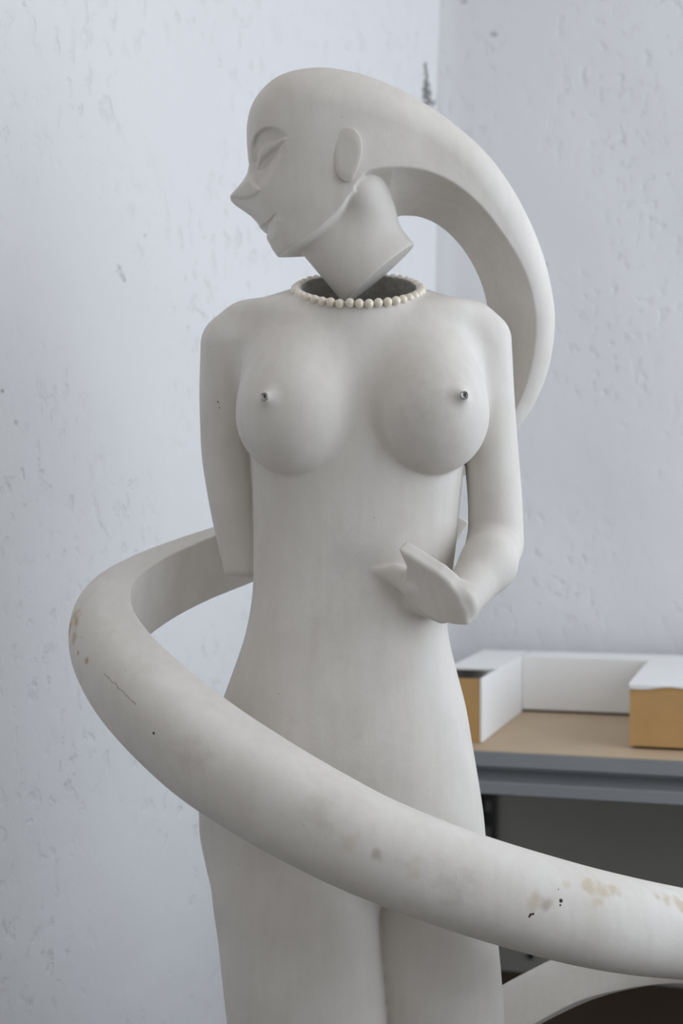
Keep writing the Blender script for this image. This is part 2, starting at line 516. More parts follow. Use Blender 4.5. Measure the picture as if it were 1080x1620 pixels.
def surface_nets(F, lo, step):
    """naive surface nets; F indexed [v, u, w] -> vertices in statue units and quads"""
    S = F < 0
    a = S[:-1, :-1, :-1]
    anyin = a.copy(); allin = a.copy()
    for i in (0, 1):
        for j in (0, 1):
            for k in (0, 1):
                if i + j + k == 0: continue
                c = S[i:S.shape[0] - 1 + i, j:S.shape[1] - 1 + j, k:S.shape[2] - 1 + k]
                anyin |= c; allin &= c
    act = anyin & ~allin
    ii, jj, kk = np.nonzero(act)
    idx = np.full(act.shape, -1, dtype=np.int32)
    idx[ii, jj, kk] = np.arange(len(ii), dtype=np.int32)
    del anyin, allin, act
    corners = [(i, j, k) for i in (0, 1) for j in (0, 1) for k in (0, 1)]
    val = {c: F[ii + c[0], jj + c[1], kk + c[2]] for c in corners}
    acc = np.zeros((len(ii), 3), dtype=np.float32); cnt = np.zeros(len(ii), dtype=np.float32)
    for c in corners:
        for ax in range(3):
            if c[ax] == 1: continue
            d = list(c); d[ax] = 1; d = tuple(d)
            f0, f1 = val[c], val[d]
            m = (f0 < 0) != (f1 < 0)
            t = np.where(m, f0 / np.where(m, f0 - f1, 1), 0)
            for x in range(3):
                acc[:, x] += m * ((c[x] + t) if x == ax else c[x])
            cnt += m
    acc /= cnt[:, None]
    P = np.empty((len(ii), 3))
    P[:, 0] = lo[0] + step * (jj + acc[:, 1]); P[:, 1] = lo[1] + step * (ii + acc[:, 0]); P[:, 2] = lo[2] + step * (kk + acc[:, 2])
    quads = []
    for ax in range(3):
        sl0 = [slice(None)] * 3; sl1 = [slice(None)] * 3
        sl0[ax] = slice(0, -1); sl1[ax] = slice(1, None)
        e = S[tuple(sl0)] != S[tuple(sl1)]
        o1, o2 = [x for x in range(3) if x != ax]
        c = np.array(np.nonzero(e))
        ok = (c[o1] > 0) & (c[o2] > 0) & (c[o1] < S.shape[o1] - 1) & (c[o2] < S.shape[o2] - 1)
        c = c[:, ok]
        flip = S[tuple(c)]
        def cell(d1, d2):
            x = c.copy(); x[o1] += d1; x[o2] += d2
            return idx[tuple(x)]
        Q = np.stack([cell(-1, -1), cell(0, -1), cell(0, 0), cell(-1, 0)], 1)
        if ax == 1: flip = ~flip
        Q[flip] = Q[flip][:, ::-1]
        quads.append(Q)
    return P, np.vstack(quads)


BASE = Vector((q(600, 1500, 0)[0] * K - 540 * K, Y0, 0.0))
statue = empty('statue', BASE)
tag(statue, 'tall matte white plaster statue of a nude woman whose long hair coils around her body', 'statue')


def statue_part(name, P_units, F, mat, parent=None, smooth=True):
    return mesh_obj(name, toworld(P_units) - np.array(BASE), F, mat, parent or statue, smooth)


def loc(px, py, w):
    p = pix(px, py, w) - BASE
    return (p.x, p.y, p.z)


HIT = None      # surface on which marks are placed


def spt(px, py, w, r, soft=0.5, st=1.0, col=None):
    p = loc(px, py, w)
    if HIT is not None:
        o = Vector((0, 0, CAM_Z)) - BASE
        h = HIT.ray_cast(o, (Vector(p) - o).normalized())[0]
        if h is not None: p = tuple(h)
    t = p + (r, soft, st)
    return t + (col,) if col else t


# ------------------------------------------------------------------ body
TORSO = [  # v, left, right, half depth, depth centre
    (440, 372, 766, 78, 12), (480, 366, 770, 84, 10), (540, 372, 762, 96, 6), (620, 386, 748, 104, 2), (700, 394, 738, 104, 0),
    (750, 398, 732, 100, 0), (800, 400, 727, 96, 0), (850, 401, 722, 93, 0), (900, 401, 716, 92, 0), (950, 398, 710, 93, 0),
    (985, 392, 707, 97, 2), (1010, 386, 710, 101, 4), (1060, 369, 722, 109, 8), (1118, 348, 737, 118, 12), (1180, 329, 748, 126, 16),
    (1250, 317, 760, 130, 20), (1290, 313, 766, 131, 22), (1330, 315, 770, 130, 24), (1370, 324, 773, 124, 26), (1410, 338, 774, 112, 26), (1460, 356, 770, 90, 20)]
LEG_L = [(1250, 360, 585, 80, 4), (1330, 345, 596, 104, -8), (1400, 338, 600, 116, -18), (1480, 348, 603, 119, -24), (1560, 357, 608, 117, -28), (1620, 364, 611, 115, -28),
         (1800, 385, 610, 105, -18), (2050, 412, 592, 84, -8), (2300, 440, 572, 68, 6), (2480, 452, 560, 58, 10), (2560, 452, 560, 58, 10)]
LEG_R = [(1250, 565, 725, 80, 20), (1330, 566, 757, 104, 30), (1400, 562, 776, 112, 38), (1490, 568, 790, 112, 41), (1560, 573, 797, 111, 43), (1620, 578, 801, 110, 45),
         (1800, 592, 798, 102, 28), (2050, 606, 776, 82, 26), (2300, 616, 744, 66, 24), (2480, 622, 730, 58, 24), (2560, 622, 730, 58, 24)]


def tube(U, V, W, T, pw=2.0):
    v = V[:, :1, :1]
    L = table(T, 1, v); R = table(T, 2, v); b = table(T, 3, v); c = table(T, 4, v)
    a = (R - L) * 0.5; m = (R + L) * 0.5
    x = np.abs(U - m) / a; y = np.abs(W - c) / b
    r = np.sqrt(x * x + y * y) if pw == 2.0 else (x ** pw + y ** pw) ** (1 / pw)
    g = np.sqrt((x / a) ** 2 + (y / b) ** 2) / np.maximum(r, 1e-4)      # gradient length for true distances
    return (r - 1) / np.maximum(g, 1e-4)


STUB_C = (567.0, 458.0, 0.0); STUB_T = math.radians(21)
STUB_N = (0.0, -math.cos(STUB_T), -math.sin(STUB_T))
HAND_POLY = [(627, 869), (632, 878), (637, 889), (641, 897), (640, 908), (640, 925), (646, 942), (657, 960), (668, 973), (690, 984), (715, 989), (738, 990),
             (733, 965), (722, 942), (707, 921), (690, 906), (668, 893), (650, 881), (638, 874)]
HAND_P = qs([(x, y, -128) for x, y in HAND_POLY])
ARM_R = [q(760, 540, 12) + (49,), q(768, 620, 10) + (45,), q(777, 720, 8) + (43,), q(783, 800, 4) + (43,), q(784, 848, 0) + (44,)]
FORE_R = [q(782, 862, -8) + (45.5,), q(772, 893, -58) + (41,), q(726, 950, -124) + (33,)]
ARM_L = [q(369, 546, 14) + (52,), q(362, 620, 22) + (47,), q(362, 700, 30) + (45,), q(369, 780, 38) + (42,), q(379, 850, 44) + (38,), q(390, 905, 48) + (36,)]
FORE_L = [q(396, 890, 55) + (34,), q(560, 868, 118) + (27,), q(680, 852, 138) + (23,)]
BACK_HAND = qs([(741, 828, 138), (738, 824, 138), (722, 815, 138), (650, 812, 138), (640, 880, 138), (690, 888, 138), (721, 860, 138)])
BL = q(463, 654, -95); BR = q(684, 654, -95)
NIP_L = q(419, 628, -153); NIP_R = q(733, 626, -153)


def ellipsoid(U, V, W, c, r):
    x = (U - c[0]) / r[0]; y = (V - c[1]) / r[1]; z = (W - c[2]) / r[2]
    k0 = np.sqrt(x * x + y * y + z * z)
    k1 = np.sqrt((x / r[0]) ** 2 + (y / r[1]) ** 2 + (z / r[2]) ** 2)
    return k0 * (k0 - 1) / np.maximum(k1, 1e-4)


def body_field(U, V, W):
    v0, v1 = float(V.min()), float(V.max())
    f = np.full(U.shape, 60.0, dtype=np.float32)
    if v0 < 1475:
        t = tube(U, V, W, TORSO, 2.25)
        if v1 > 1360: t = smax(t, V - 1415, 46)
        f = t
        if v0 < 640:
            du = np.abs(U - 567)
            roof = 460 + 0.11 * np.maximum(du - 80, 0) + 0.0004 * np.maximum(du - 80, 0) ** 2 - 0.36 * W * np.clip(1 - (du - 80) / 130, 0.15, 1)
            f = smax(f, roof - V, 26)
    if v1 > 1250:
        l = tube(U, V, W, LEG_L, 2.3); r = tube(U, V, W, LEG_R, 2.3)
        l = smax(l, 1262 - V, 20); r = smax(r, 1262 - V, 20)
        f = smin(smin(f, l, 26), r, 3) if v0 < 1475 else np.minimum(l, r)
    if v0 < 960:
        al = smax(limb(U, V, W, ARM_L), V - 912 - 0.10 * (W - 40), 9)
        f = smin(f, al, np.float32(1.0) * np.interp(V[:, :1, :1], [540, 640, 720], [34, 14, 4]).astype(np.float32))
        if v1 > 780:
            fl_ = smax(chain(U, V, W, FORE_L, 8), V - 912 - 0.10 * (W - 40), 9)
            f = smin(f, fl_, 6)
            # flat fingers of the hand behind the back
            hd = np.maximum(poly_sd(U, V, BACK_HAND), np.abs(W - 138) - 11)
            f = smin(f, hd, 3)
        ar = limb(U, V, W, ARM_R)
        f = smin(f, ar, np.interp(V[:, :1, :1], [540, 640, 720], [26, 10, 4]).astype(np.float32))
    if v0 < 800:
        kb = np.interp(V[:, :1, :1], [560, 620, 700, 760], [46, 30, 10, 4]).astype(np.float32)
        for c, nip in ((BL, NIP_L), (BR, NIP_R)):
            e = ellipsoid(U, V, W, (c[0], c[1], -72), (88, 93, 86))
            e = smin(e, ellipsoid(U, V, W, (c[0], c[1] - 55, -62), (66, 66, 54)), 40)
            d = np.array([nip[0] - c[0], nip[1] - c[1] + 12, nip[2] + 72]); d /= np.linalg.norm(d)
            a = [nip[i] - d[i] * 40 for i in range(3)]
            e = smin(e, capsule(U, V, W, a, nip, 22, 6.0), 16)
            f = smin(f, e, kb)
    if v1 > 780 and v0 < 1060:
        fr = chain(U, V, W, FORE_R, 18)
        # hand: bent slab, palm towards the viewer and down
        s = (U - 618) * 0.75 - (V - 948) * 0.66
        t = W - (-92 - 0.80 * s)
        d2 = poly_sd(U - 0.50 * t, V + 0.46 * t, HAND_P)
        hand = smax(smax(d2, -t * 0.78, 5), (t - 30) * 0.78, 5)
        th = chain(U, V, W, [q(655, 925, -104) + (22,), q(628, 911, -90) + (15,), q(590, 902, -85) + (8,)], 8)
        th = smin(th, chain(U, V, W, [q(664, 948, -88) + (22,), q(700, 968, -84) + (18,)], 8), 14)
        fr = smin(smax(fr, (9 - t) * 0.7, 8), hand, 9)
        f = smin(smin(f, th, np.interp(V, [885, 905, 930], [2, 4, 12]).astype(np.float32)), fr, 4)
    if v0 < 560:
        du, dv, dw = U - STUB_C[0], V - STUB_C[1], W - STUB_C[2]
        t = dv * STUB_N[1] + dw * STUB_N[2]
        rad = np.sqrt(np.maximum(du * du + dv * dv + dw * dw - t * t, 0))
        stub = smax(rad - 93.5 + np.minimum(t, 0) * 0.25, np.maximum(t - 1 - 0.07 * np.maximum(dw, 0), -80 - t), 5)
        f = smin(f, stub, 22)
        cav = smax(rad - 90, -(t + 44), 8)
        f = smax(f, -cav, 4)
    if v1 > 2440:
        pl = np.maximum(np.maximum(np.abs(U - 592) - 215, np.abs(W - 10) - 165), np.maximum(2478 - V, V - 2534.8))
        f = smin(f, pl, 10)
    return f


M_body = plaster('statue_plaster', stains=[
    spt(540, 1000, -95, 0.05, 0.9, 0.12, (0.50, 0.46, 0.40)), spt(500, 1250, -120, 0.07, 0.9, 0.15, (0.50, 0.46, 0.40)),
    spt(690, 640, -150, 0.035, 0.9, 0.25, (0.48, 0.45, 0.41)), spt(645, 675, -120, 0.006, 0.8, 0.5, (0.40, 0.40, 0.40)),
    spt(560, 880, -90, 0.03, 0.9, 0.25, (0.52, 0.50, 0.49))],
    specks=[spt(345, 636, -20, 0.0011, 0.4), spt(347, 645, -20, 0.0008, 0.4), spt(455, 1407, -130, 0.0012, 0.4), spt(378, 1368, -95, 0.0012, 0.4)])
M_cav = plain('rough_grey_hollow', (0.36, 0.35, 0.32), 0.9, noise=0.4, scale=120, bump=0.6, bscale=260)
B_LO = (296, 418, -214); B_HI = (846, 2540, 190)
Fv = sample_field(body_field, B_LO, B_HI, 2.5)
P, Q = surface_nets(Fv, B_LO, 2.5); del Fv
body = statue_part('body', P, Q, M_body)
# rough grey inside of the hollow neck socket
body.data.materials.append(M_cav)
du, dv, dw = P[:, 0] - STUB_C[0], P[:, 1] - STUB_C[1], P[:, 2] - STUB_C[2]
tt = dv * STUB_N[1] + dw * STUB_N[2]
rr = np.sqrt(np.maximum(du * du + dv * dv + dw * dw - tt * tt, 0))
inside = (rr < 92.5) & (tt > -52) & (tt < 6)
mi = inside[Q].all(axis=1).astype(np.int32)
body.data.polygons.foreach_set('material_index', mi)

# ------------------------------------------------------------------ head with the swept-back hair
OUT_ = [(394, 262, 0), (392, 245, 0), (390.5, 222, 0), (391, 198, 0), (397, 172, 0), (412, 148, 0), (435, 128, 0), (465, 116, 0), (505, 111, 0), (545, 115, 0), (590, 127, 2),
        (640, 149, 5), (690, 179, 10), (735, 214, 18), (775, 254, 30), (810, 304, 48), (840, 361, 66), (860, 416, 84), (872, 470, 98), (875.5, 512, 108), (871, 560, 118),
        (859, 605, 128), (841, 645, 136), (819, 678, 142), (795, 706, 146), (765, 730, 150)]
CLOSE_ = [(700, 700, 150), (640, 560, 60), (604, 408, 0), (545, 425, 0)]
CHIN_ = [(495, 411, 0), (478, 412.5, 0), (458, 412.5, 0), (446, 410, 0), (437.5, 403.5, 0), (430, 393, 0), (426, 385, 0), (422.5, 379, 0), (421.5, 374, 0), (423, 369.5, 0), (418, 366.5, 0),
         (412, 361, 0), (405, 350, 0), (396, 341, 0), (383, 332, 0), (371, 324, 0), (364.5, 317, 0), (364, 310, 0), (368, 305, 0), (376, 297, 0), (385, 286, 0), (391, 276, 0)]
OUTER = np.vstack([smooth_curve(qs(OUT_), 5), qs(CLOSE_), qs(CHIN_)])
N_ = [(566, 289, -62), (571, 283, -62), (580, 274, -62), (600, 268, -62), (640, 265, -58), (680, 272, -50), (720, 291, -38), (757, 322, -20), (790, 363, 2), (819, 410, 28), (837, 455, 48), (845.5, 500, 62),
      (845, 540, 74), (838, 582, 88), (826, 622, 98), (812, 652, 106), (790, 690, 112)]
F_ = [(566, 306, 62), (590, 338, 62), (618, 347, 62), (636, 342, 64), (665, 345, 70), (695, 359, 78), (725, 386, 86), (748, 420, 98), (763, 455, 110), (771, 490, 122), (776, 530, 136), (776, 580, 148), (768, 620, 158),
      (752, 650, 168), (728, 678, 176)]
IN_N = np.vstack([smooth_curve(qs(N_), 5), qs([(740, 720, 110), (640, 700, 60), (600, 430, 0), (560, 312, 0)])])
IN_F = np.vstack([smooth_curve(qs(F_), 5), qs([(700, 700, 150), (640, 700, 60), (600, 430, 0), (556, 316, 0)])])
JN_ = [(432, 409, -10), (441, 402, -20), (452, 395, -28), (475, 382.5, -38), (500, 366, -46), (520, 349, -54), (538, 331, -60), (552, 310, -64), (565, 297, -66)]
JF_ = [(432, 409, 10), (441, 407, 20), (452, 409, 28), (478, 409, 36), (500, 404, 44), (525, 388, 52), (548, 362, 60), (566, 335, 64), (580, 310, 66)]
JC_ = qs([(635, 362, 0), (630, 480, 0), (480, 480, 0), (425, 440, 0)])
JAW_N = np.vstack([smooth_curve(qs(JN_), 4), JC_]); JAW_F = np.vstack([smooth_curve(qs(JF_), 4), JC_])
HR = [  # u, v, half thickness, edge radius
    (405, 190, 62, 58), (440, 150, 70, 66), (520, 170, 80, 78), (520, 240, 78, 70), (600, 210, 74, 70), (670, 235, 64, 58), (745, 285, 58, 50), (815, 370, 52, 44), (858, 450, 48, 40),
    (885, 530, 44, 36), (865, 620, 38, 32), (810, 690, 34, 30), (480, 300, 66, 46), (470, 235, 72, 58), (530, 310, 70, 50), (450, 372, 42, 24), (437, 397, 24, 16), (428, 362, 25, 15), (408, 340, 20, 12),
    (368, 312, 8, 7), (384, 302, 16, 12), (398, 280, 24, 20), (397, 248, 40, 34), (425, 215, 62, 52), (425, 300, 42, 26), (445, 330, 50, 30), (500, 360, 58, 36), (470, 365, 50, 30)]
SHIFT = [(400, 200, 0), (500, 300, 0), (560, 150, 0), (640, 200, 4), (690, 215, 12), (740, 240, 20), (790, 300, 40), (830, 370, 66), (860, 440, 88), (885, 520, 110), (880, 600, 126), (850, 660, 138), (800, 710, 148), (700, 600, 130), (620, 420, 10), (460, 400, 0)]


def sstep(x, e0, e1):
    t = np.clip((x - e0) / (e1 - e0), 0, 1)
    return t * t * (3 - 2 * t)


def q2(pts, w):
    return np.array([q(x, y, w)[:2] for x, y in pts])


def face_relief(U, V):
    """carved relief of the profile (eye, nose wing, mouth), positive = raised"""
    w = -50
    r = np.zeros_like(U)
    brow = q2(list(map(tuple, smooth_curve([(391, 250), (394, 232), (401, 213), (412, 204.5), (424, 202.5), (437, 205), (449, 211), (458, 220)], 5)))
              + [(453, 226), (450, 246), (440, 268), (424, 292), (408, 300), (396, 292), (392, 272)], w)
    d = poly_sd(U, V, brow)
    # sharp on the brow side, soft towards the cheek
    soft = 2.2 + 15 * sstep(V + 0.55 * (U - 391), 232, 268)
    r -= 10.0 * sstep(-d, 0, soft) * (1 - 0.55 * sstep(V, 255, 300))
    lid = q2(list(map(tuple, smooth_curve([(406, 262), (405.5, 248), (409, 236), (418, 226.5), (430, 223), (442, 222.5), (454, 222)], 5)))
             + list(map(tuple, smooth_curve([(452, 225), (440, 234), (428, 240), (416, 248), (408, 258)], 4))), w)
    d = poly_sd(U, V, lid)
    r += 6.0 * sstep(-d, -1.5, 5)
    eye = q2([(406.5, 264), (408, 257), (416, 248), (428, 240), (440, 234), (452, 225), (446, 236), (436, 248), (424, 260), (416, 264.5), (409, 265)], w)
    d = poly_sd(U, V, eye)
    ce = q(405, 262, w)
    depth = np.clip(((V - ce[1]) * 0.80 + (U - ce[0]) * 0.55), 0, 14)
    r -= (1.0 + 0.45 * depth) * sstep(-d, -0.4, 1.6)
    nose = q2([(394, 268), (404, 290), (413, 303), (406, 310), (396, 313.5), (384, 314), (372, 312), (360, 309), (378, 288)], -20)
    d = poly_sd(U, V, nose)
    r += 5.0 * sstep(-d, -1.0, 3.5 + 10 * sstep(310 - V, 4, 26))
    mouth = q2([(440, 338), (434, 341), (424, 349), (412, 353.5), (409, 357), (413, 364), (420, 370), (425, 371), (424.5, 362), (429, 352), (436, 344)], -30)
    d = poly_sd(U, V, mouth)
    r -= 5.0 * sstep(-d, -0.6, 2.6)
    lip = q2([(425, 371), (424.5, 362), (429, 352), (436, 344), (441, 340), (452, 352), (446, 372), (436, 384), (428, 384), (422, 377)], -30)
    d = poly_sd(U, V, lip)
    r += 2.2 * sstep(-d, -0.6, 9)
    return r


H_LO = (352, 98, -108); H_HI = (905, 760, 216); H_ST = 1.5
hu = (H_LO[0] + H_ST * np.arange(int(math.ceil((H_HI[0] - H_LO[0]) / H_ST)) + 1)).astype(np.float32)
hv = (H_LO[1] + H_ST * np.arange(int(math.ceil((H_HI[1] - H_LO[1]) / H_ST)) + 1)).astype(np.float32)
V2, U2 = np.meshgrid(hv, hu, indexing='ij')
D_out = -poly_sd(U2, V2, OUTER)                 # positive inside
H2 = rbf(U2, V2, HR, 2); R2 = rbf(U2, V2, HR, 3); S2 = rbf(U2, V2, SHIFT, 2)
H2 = np.clip(H2, 5, 84); R2 = np.clip(R2, 4, H2)
REL = face_relief(U2, V2)
DN, DF, DJN, DJF = (poly_sd(U2, V2, p) for p in (IN_N, IN_F, JAW_N, JAW_F))
NECK_C = q(600, 434, 12); NECK_D = np.array([0.64, 0.765, -0.03]); NECK_D /= np.linalg.norm(NECK_D)


def head_field(U, V, W):
    i0 = int(round((float(V[0, 0, 0]) - H_LO[1]) / H_ST)); i1 = i0 + V.shape[0]
    g = lambda A: A[i0:i1, :, None]
    d, h, R, sh, rel = g(D_out), g(H2), g(R2), g(S2), g(REL)
    y = W - sh
    he = h + np.where(y < 0, rel, 0)
    e1 = R - d; e2 = np.abs(y) - (he - R)
    f = np.sqrt(np.maximum(e1, 0) ** 2 + np.maximum(e2, 0) ** 2) + np.minimum(np.maximum(e1, e2), 0) - R
    s = np.clip((y + h) / (2 * h), 0, 1)
    cut = -((1 - s) * g(DN) + s * g(DF))
    f = smax(f, cut, 2.5)
    sj = np.clip((y + h) / 105.0, 0, 1)
    cj = -((1 - sj) * g(DJN) + sj * g(DJF))
    f = smax(f, cj, 1.2)
    # neck: short cylinder with a flat sawn end
    if V[0, 0, 0] < 560:
        du, dv, dw = U - NECK_C[0], V - NECK_C[1], W - NECK_C[2]
        t = du * NECK_D[0] + dv * NECK_D[1] + dw * NECK_D[2]
        pu = du - t * NECK_D[0]; pv = dv - t * NECK_D[1]; pw_ = dw - t * NECK_D[2]
        rad = np.sqrt(pu * pu + pv * pv + (pw_ * 1.48) ** 2)
        nk = smax(rad - 73, np.maximum(t, -150 - t), 3)
        bl = capsule(U, V, W, q(567, 302, -20), q(580, 334, 2), 40, 44)
        f = smin(f, smin(nk, bl, 26), 4)
    return f


M_head = plaster('head_plaster', specks=[spt(540.6, 185, -80, 0.0009, 0.4), spt(667.7, 278, -52, 0.0010, 0.4)])
Fv = sample_field(head_field, H_LO, H_HI, H_ST)
P, Q = surface_nets(Fv, H_LO, H_ST); del Fv
head = statue_part('head', P, Q, M_head)

# ------------------------------------------------------------------ ear: a plate standing off the head at its back edge
ear_o = smooth_curve([(545, 287), (534, 276), (529, 255), (526, 235), (525, 217), (537, 208), (549, 202.5), (560, 204), (568, 213), (572.5, 228), (572, 243), (568.5, 258), (563, 273), (556, 285)], 4, closed=True)
W_face = -76.0


def head_w(x, y):     # depth of the head's near surface under a photo pixel
    u, v, _ = q(x, y, W_face)
    i = int((v - H_LO[1]) / H_ST); j = int((u - H_LO[0]) / H_ST)
    h, R, d = float(H2[i, j]), float(R2[i, j]), float(D_out[i, j])
    return S2[i, j] - (h - R + math.sqrt(max(R * R - max(R - d, 0) ** 2, 0)))


EW0 = head_w(533, 238) + 0.5


def ear_w(x, y):      # the plate: flush in front, proud at the back
    return EW0 - 12 * np.clip((x - 528) / 44, 0, 1)


ev, ef = [], []
rings = [(1.0, 26), (1.0, 1.0), (0.965, 0.0), (0.6, 0.0)]
cx, cy = 551.0, 245.0
for (s, dz) in rings:
    for (x, y) in ear_o:
        xx, yy = cx + (x - cx) * s, cy + (y - cy) * s
        ev.append(q(xx, yy, ear_w(xx, yy) + dz))
n = len(ear_o)
for r in range(len(rings) - 1):
    for i in range(n):
        j = (i + 1) % n
        ef.append((r * n + i, r * n + j, (r + 1) * n + j, (r + 1) * n + i))
ev.append(q(cx, cy, ear_w(cx, cy))); c = len(ev) - 1
for i in range(n): ef.append(((len(rings) - 1) * n + i, (len(rings) - 1) * n + (i + 1) % n, c))
ear = statue_part('ear', np.array(ev), ef, M_head, head, smooth=True)
ear.data.validate()
bpy.context.view_layer.update()

# ------------------------------------------------------------------ the coil of hair around the body
# photo x, y of the centre line, depth, half height, outer bulge, inner flat offset (statue units)
COIL = [
    (812, 672, 141, 5, 5, 4), (790, 692, 148, 18, 17, 14), (764, 706, 155, 30, 28, 22), (730, 712, 164, 40, 38, 30), (640, 756, 178, 46, 42, 30), (540, 806, 188, 50, 44, 30), (450, 842, 182, 51, 46, 30), (370, 874, 164, 52, 48, 30),
    (300, 900, 134, 54, 52, 30), (235, 930, 92, 58, 56, 32), (185, 966, 40, 62, 60, 36), (172, 1012, -22, 66, 62, 38), (196, 1066, -78, 69, 64, 40), (244, 1122, -126, 71, 66, 42),
    (320, 1190, -172, 72, 66, 44), (408, 1248, -206, 71, 66, 44), (496, 1297, -228, 70, 66, 44), (598, 1345, -240, 69, 66, 44), (750, 1400, -236, 70, 66, 44), (890, 1441, -206, 70, 64, 44),
    (993, 1464, -160, 69, 62, 44), (1085, 1478, -96, 66, 60, 42), (1170, 1490, -10, 62, 58, 40), (1215, 1502, 90, 58, 54, 38), (1180, 1514, 190, 54, 50, 34), (1070, 1511, 262, 46, 44, 28),
    (950, 1534, 276, 43, 42, 26), (850, 1577, 272, 42, 40, 26), (730, 1645, 262, 44, 40, 26), (560, 1720, 236, 40, 38, 24), (400, 1790, 180, 32, 30, 20), (300, 1840, 110, 18, 18, 12), (250, 1880, 40, 4, 4, 3)]
cc = np.array([list(q(*r[:3])) + list(r[3:]) for r in COIL])
path = smooth_curve(cc, 14)
C3 = path[:, :3]
T3 = np.gradient(C3, axis=0); T3 /= np.linalg.norm(T3, axis=1)[:, None]
AXIS = np.array([575.0, 0, 20.0])
nsec = 56
sec = []
th = np.linspace(-math.pi / 2, math.pi / 2, 40)
ex = 0.92
for t in th:
    sec.append((-1, abs(math.cos(t)) ** ex, math.copysign(abs(math.sin(t)) ** ex, math.sin(t))))        # outer round
flat = [(0.35, 0.997), (0.72, 0.992), (0.93, 0.985), (0.985, 0.975), (1.0, 0.95), (1.0, 0.6), (1.0, 0.2), (1.0, -0.2), (1.0, -0.6), (1.0, -0.95), (0.985, -0.975), (0.93, -0.985), (0.72, -0.992), (0.35, -0.997)]
verts = []
for i in range(len(C3)):
    ctr, tg = C3[i], T3[i]
    n_in = np.array([AXIS[0] - ctr[0], 0, AXIS[2] - ctr[2]])
    n_in /= np.linalg.norm(n_in)
    n_in = n_in - tg * n_in.dot(tg); n_in /= np.linalg.norm(n_in)
    bn = np.cross(tg, n_in); bn /= np.linalg.norm(bn)
    if bn[1] > 0: bn = -bn                       # towards the top (v decreases upwards)
    a, b, e = path[i, 3:]
    ring = [ctr + n_in * (-b * c_) + bn * (a * s_) for (_, c_, s_) in sec] + [ctr + n_in * (e * x) + bn * (a * s_) for (x, s_) in flat]
    verts += ring
m = len(sec) + len(flat)
faces = []
for i in range(len(C3) - 1):
    for j in range(m):
        k = (j + 1) % m
        faces.append((i * m + j, i * m + k, (i + 1) * m + k, (i + 1) * m + j))
faces.append(tuple(range(m))); faces.append(tuple((len(C3) - 1) * m + j for j in reversed(range(m))))
coil = statue_part('hair_coil', np.array(verts), faces, None)
from mathutils.bvhtree import BVHTree
HIT = BVHTree.FromPolygons([tuple(v.co) for v in coil.data.vertices], faces)
OR = (0.46, 0.33, 0.17); TN = (0.56, 0.46, 0.33); GR = (0.42, 0.37, 0.31)
M_coil = plaster('coil_plaster',
    stains=[spt(114, 985, -6, 0.017, 0.8, 0.8, OR), spt(116, 1012, -20, 0.008, 0.8, 0.6, OR), spt(124, 1032, -40, 0.0035, 0.6, 0.8, OR), spt(137, 1045, -60, 0.005, 0.6, 0.8, OR), spt(130, 925, 30, 0.010, 0.9, 0.4, OR),
            spt(930, 1402, -235, 0.010, 0.7, 0.75, TN), spt(950, 1408, -235, 0.011, 0.7, 0.75, TN), spt(948, 1428, -240, 0.008, 0.8, 0.6, TN), spt(970, 1410, -230, 0.008, 0.7, 0.7, TN), spt(895, 1398, -240, 0.006, 0.8, 0.5, TN),
            spt(1055, 1423, -165, 0.009, 0.7, 0.75, TN), spt(1075, 1430, -150, 0.009, 0.7, 0.75, TN), spt(1040, 1420, -175, 0.006, 0.7, 0.6, TN), spt(845, 1426, -270, 0.009, 0.8, 0.6, TN), spt(865, 1432, -265, 0.007, 0.8, 0.7, GR),
            spt(598, 1352, -300, 0.007, 0.8, 0.6, GR), spt(550, 1330, -296, 0.012, 0.9, 0.35, TN), spt(655, 1375, -300, 0.010, 0.9, 0.4, TN), spt(500, 1290, -290, 0.020, 0.9, 0.25, GR), spt(300, 1190, -225, 0.025, 0.9, 0.25, GR), spt(720, 1400, -300, 0.02, 0.9, 0.3, GR)],
    specks=[spt(887, 1425, -260, 0.0022, 0.3), spt(886, 1432, -260, 0.0012, 0.3), spt(839, 1447, -272, 0.0016, 0.3), spt(843, 1446, -272, 0.0014, 0.3), spt(837, 1450, -272, 0.0013, 0.3), spt(243, 1160, -175, 0.0016, 0.4), spt(883, 1407, -255, 0.0008, 0.4), spt(127, 1008, -30, .0006, .4), spt(131, 1009, -30, .0006, .4)]
    + [spt(165 + 50 * t + 0.8 * math.sin(t * 23), 1066 + 49 * t + 0.8 * math.sin(t * 31), -60, 0.0010, 0.8, 0.5) for t in np.linspace(0, 1, 48)]
    + [spt(110 + 7 * t, 985 + 20 * t, 0, 0.0009, 0.7, 0.45) for t in np.linspace(0, 1, 8)])
coil.data.materials.append(M_coil)
coil['label'] = 'thick rounded coil of hair with a flat inner face'
HIT = None

# ------------------------------------------------------------------ screws at the tips of the breasts
M_steel = plain('dull_steel', (0.42, 0.43, 0.41), 0.35, 1.0, noise=0.1, scale=300)
M_dark = plain('socket_shade', (0.02, 0.02, 0.018), 0.6)  # black stands for the shade inside the screw drive


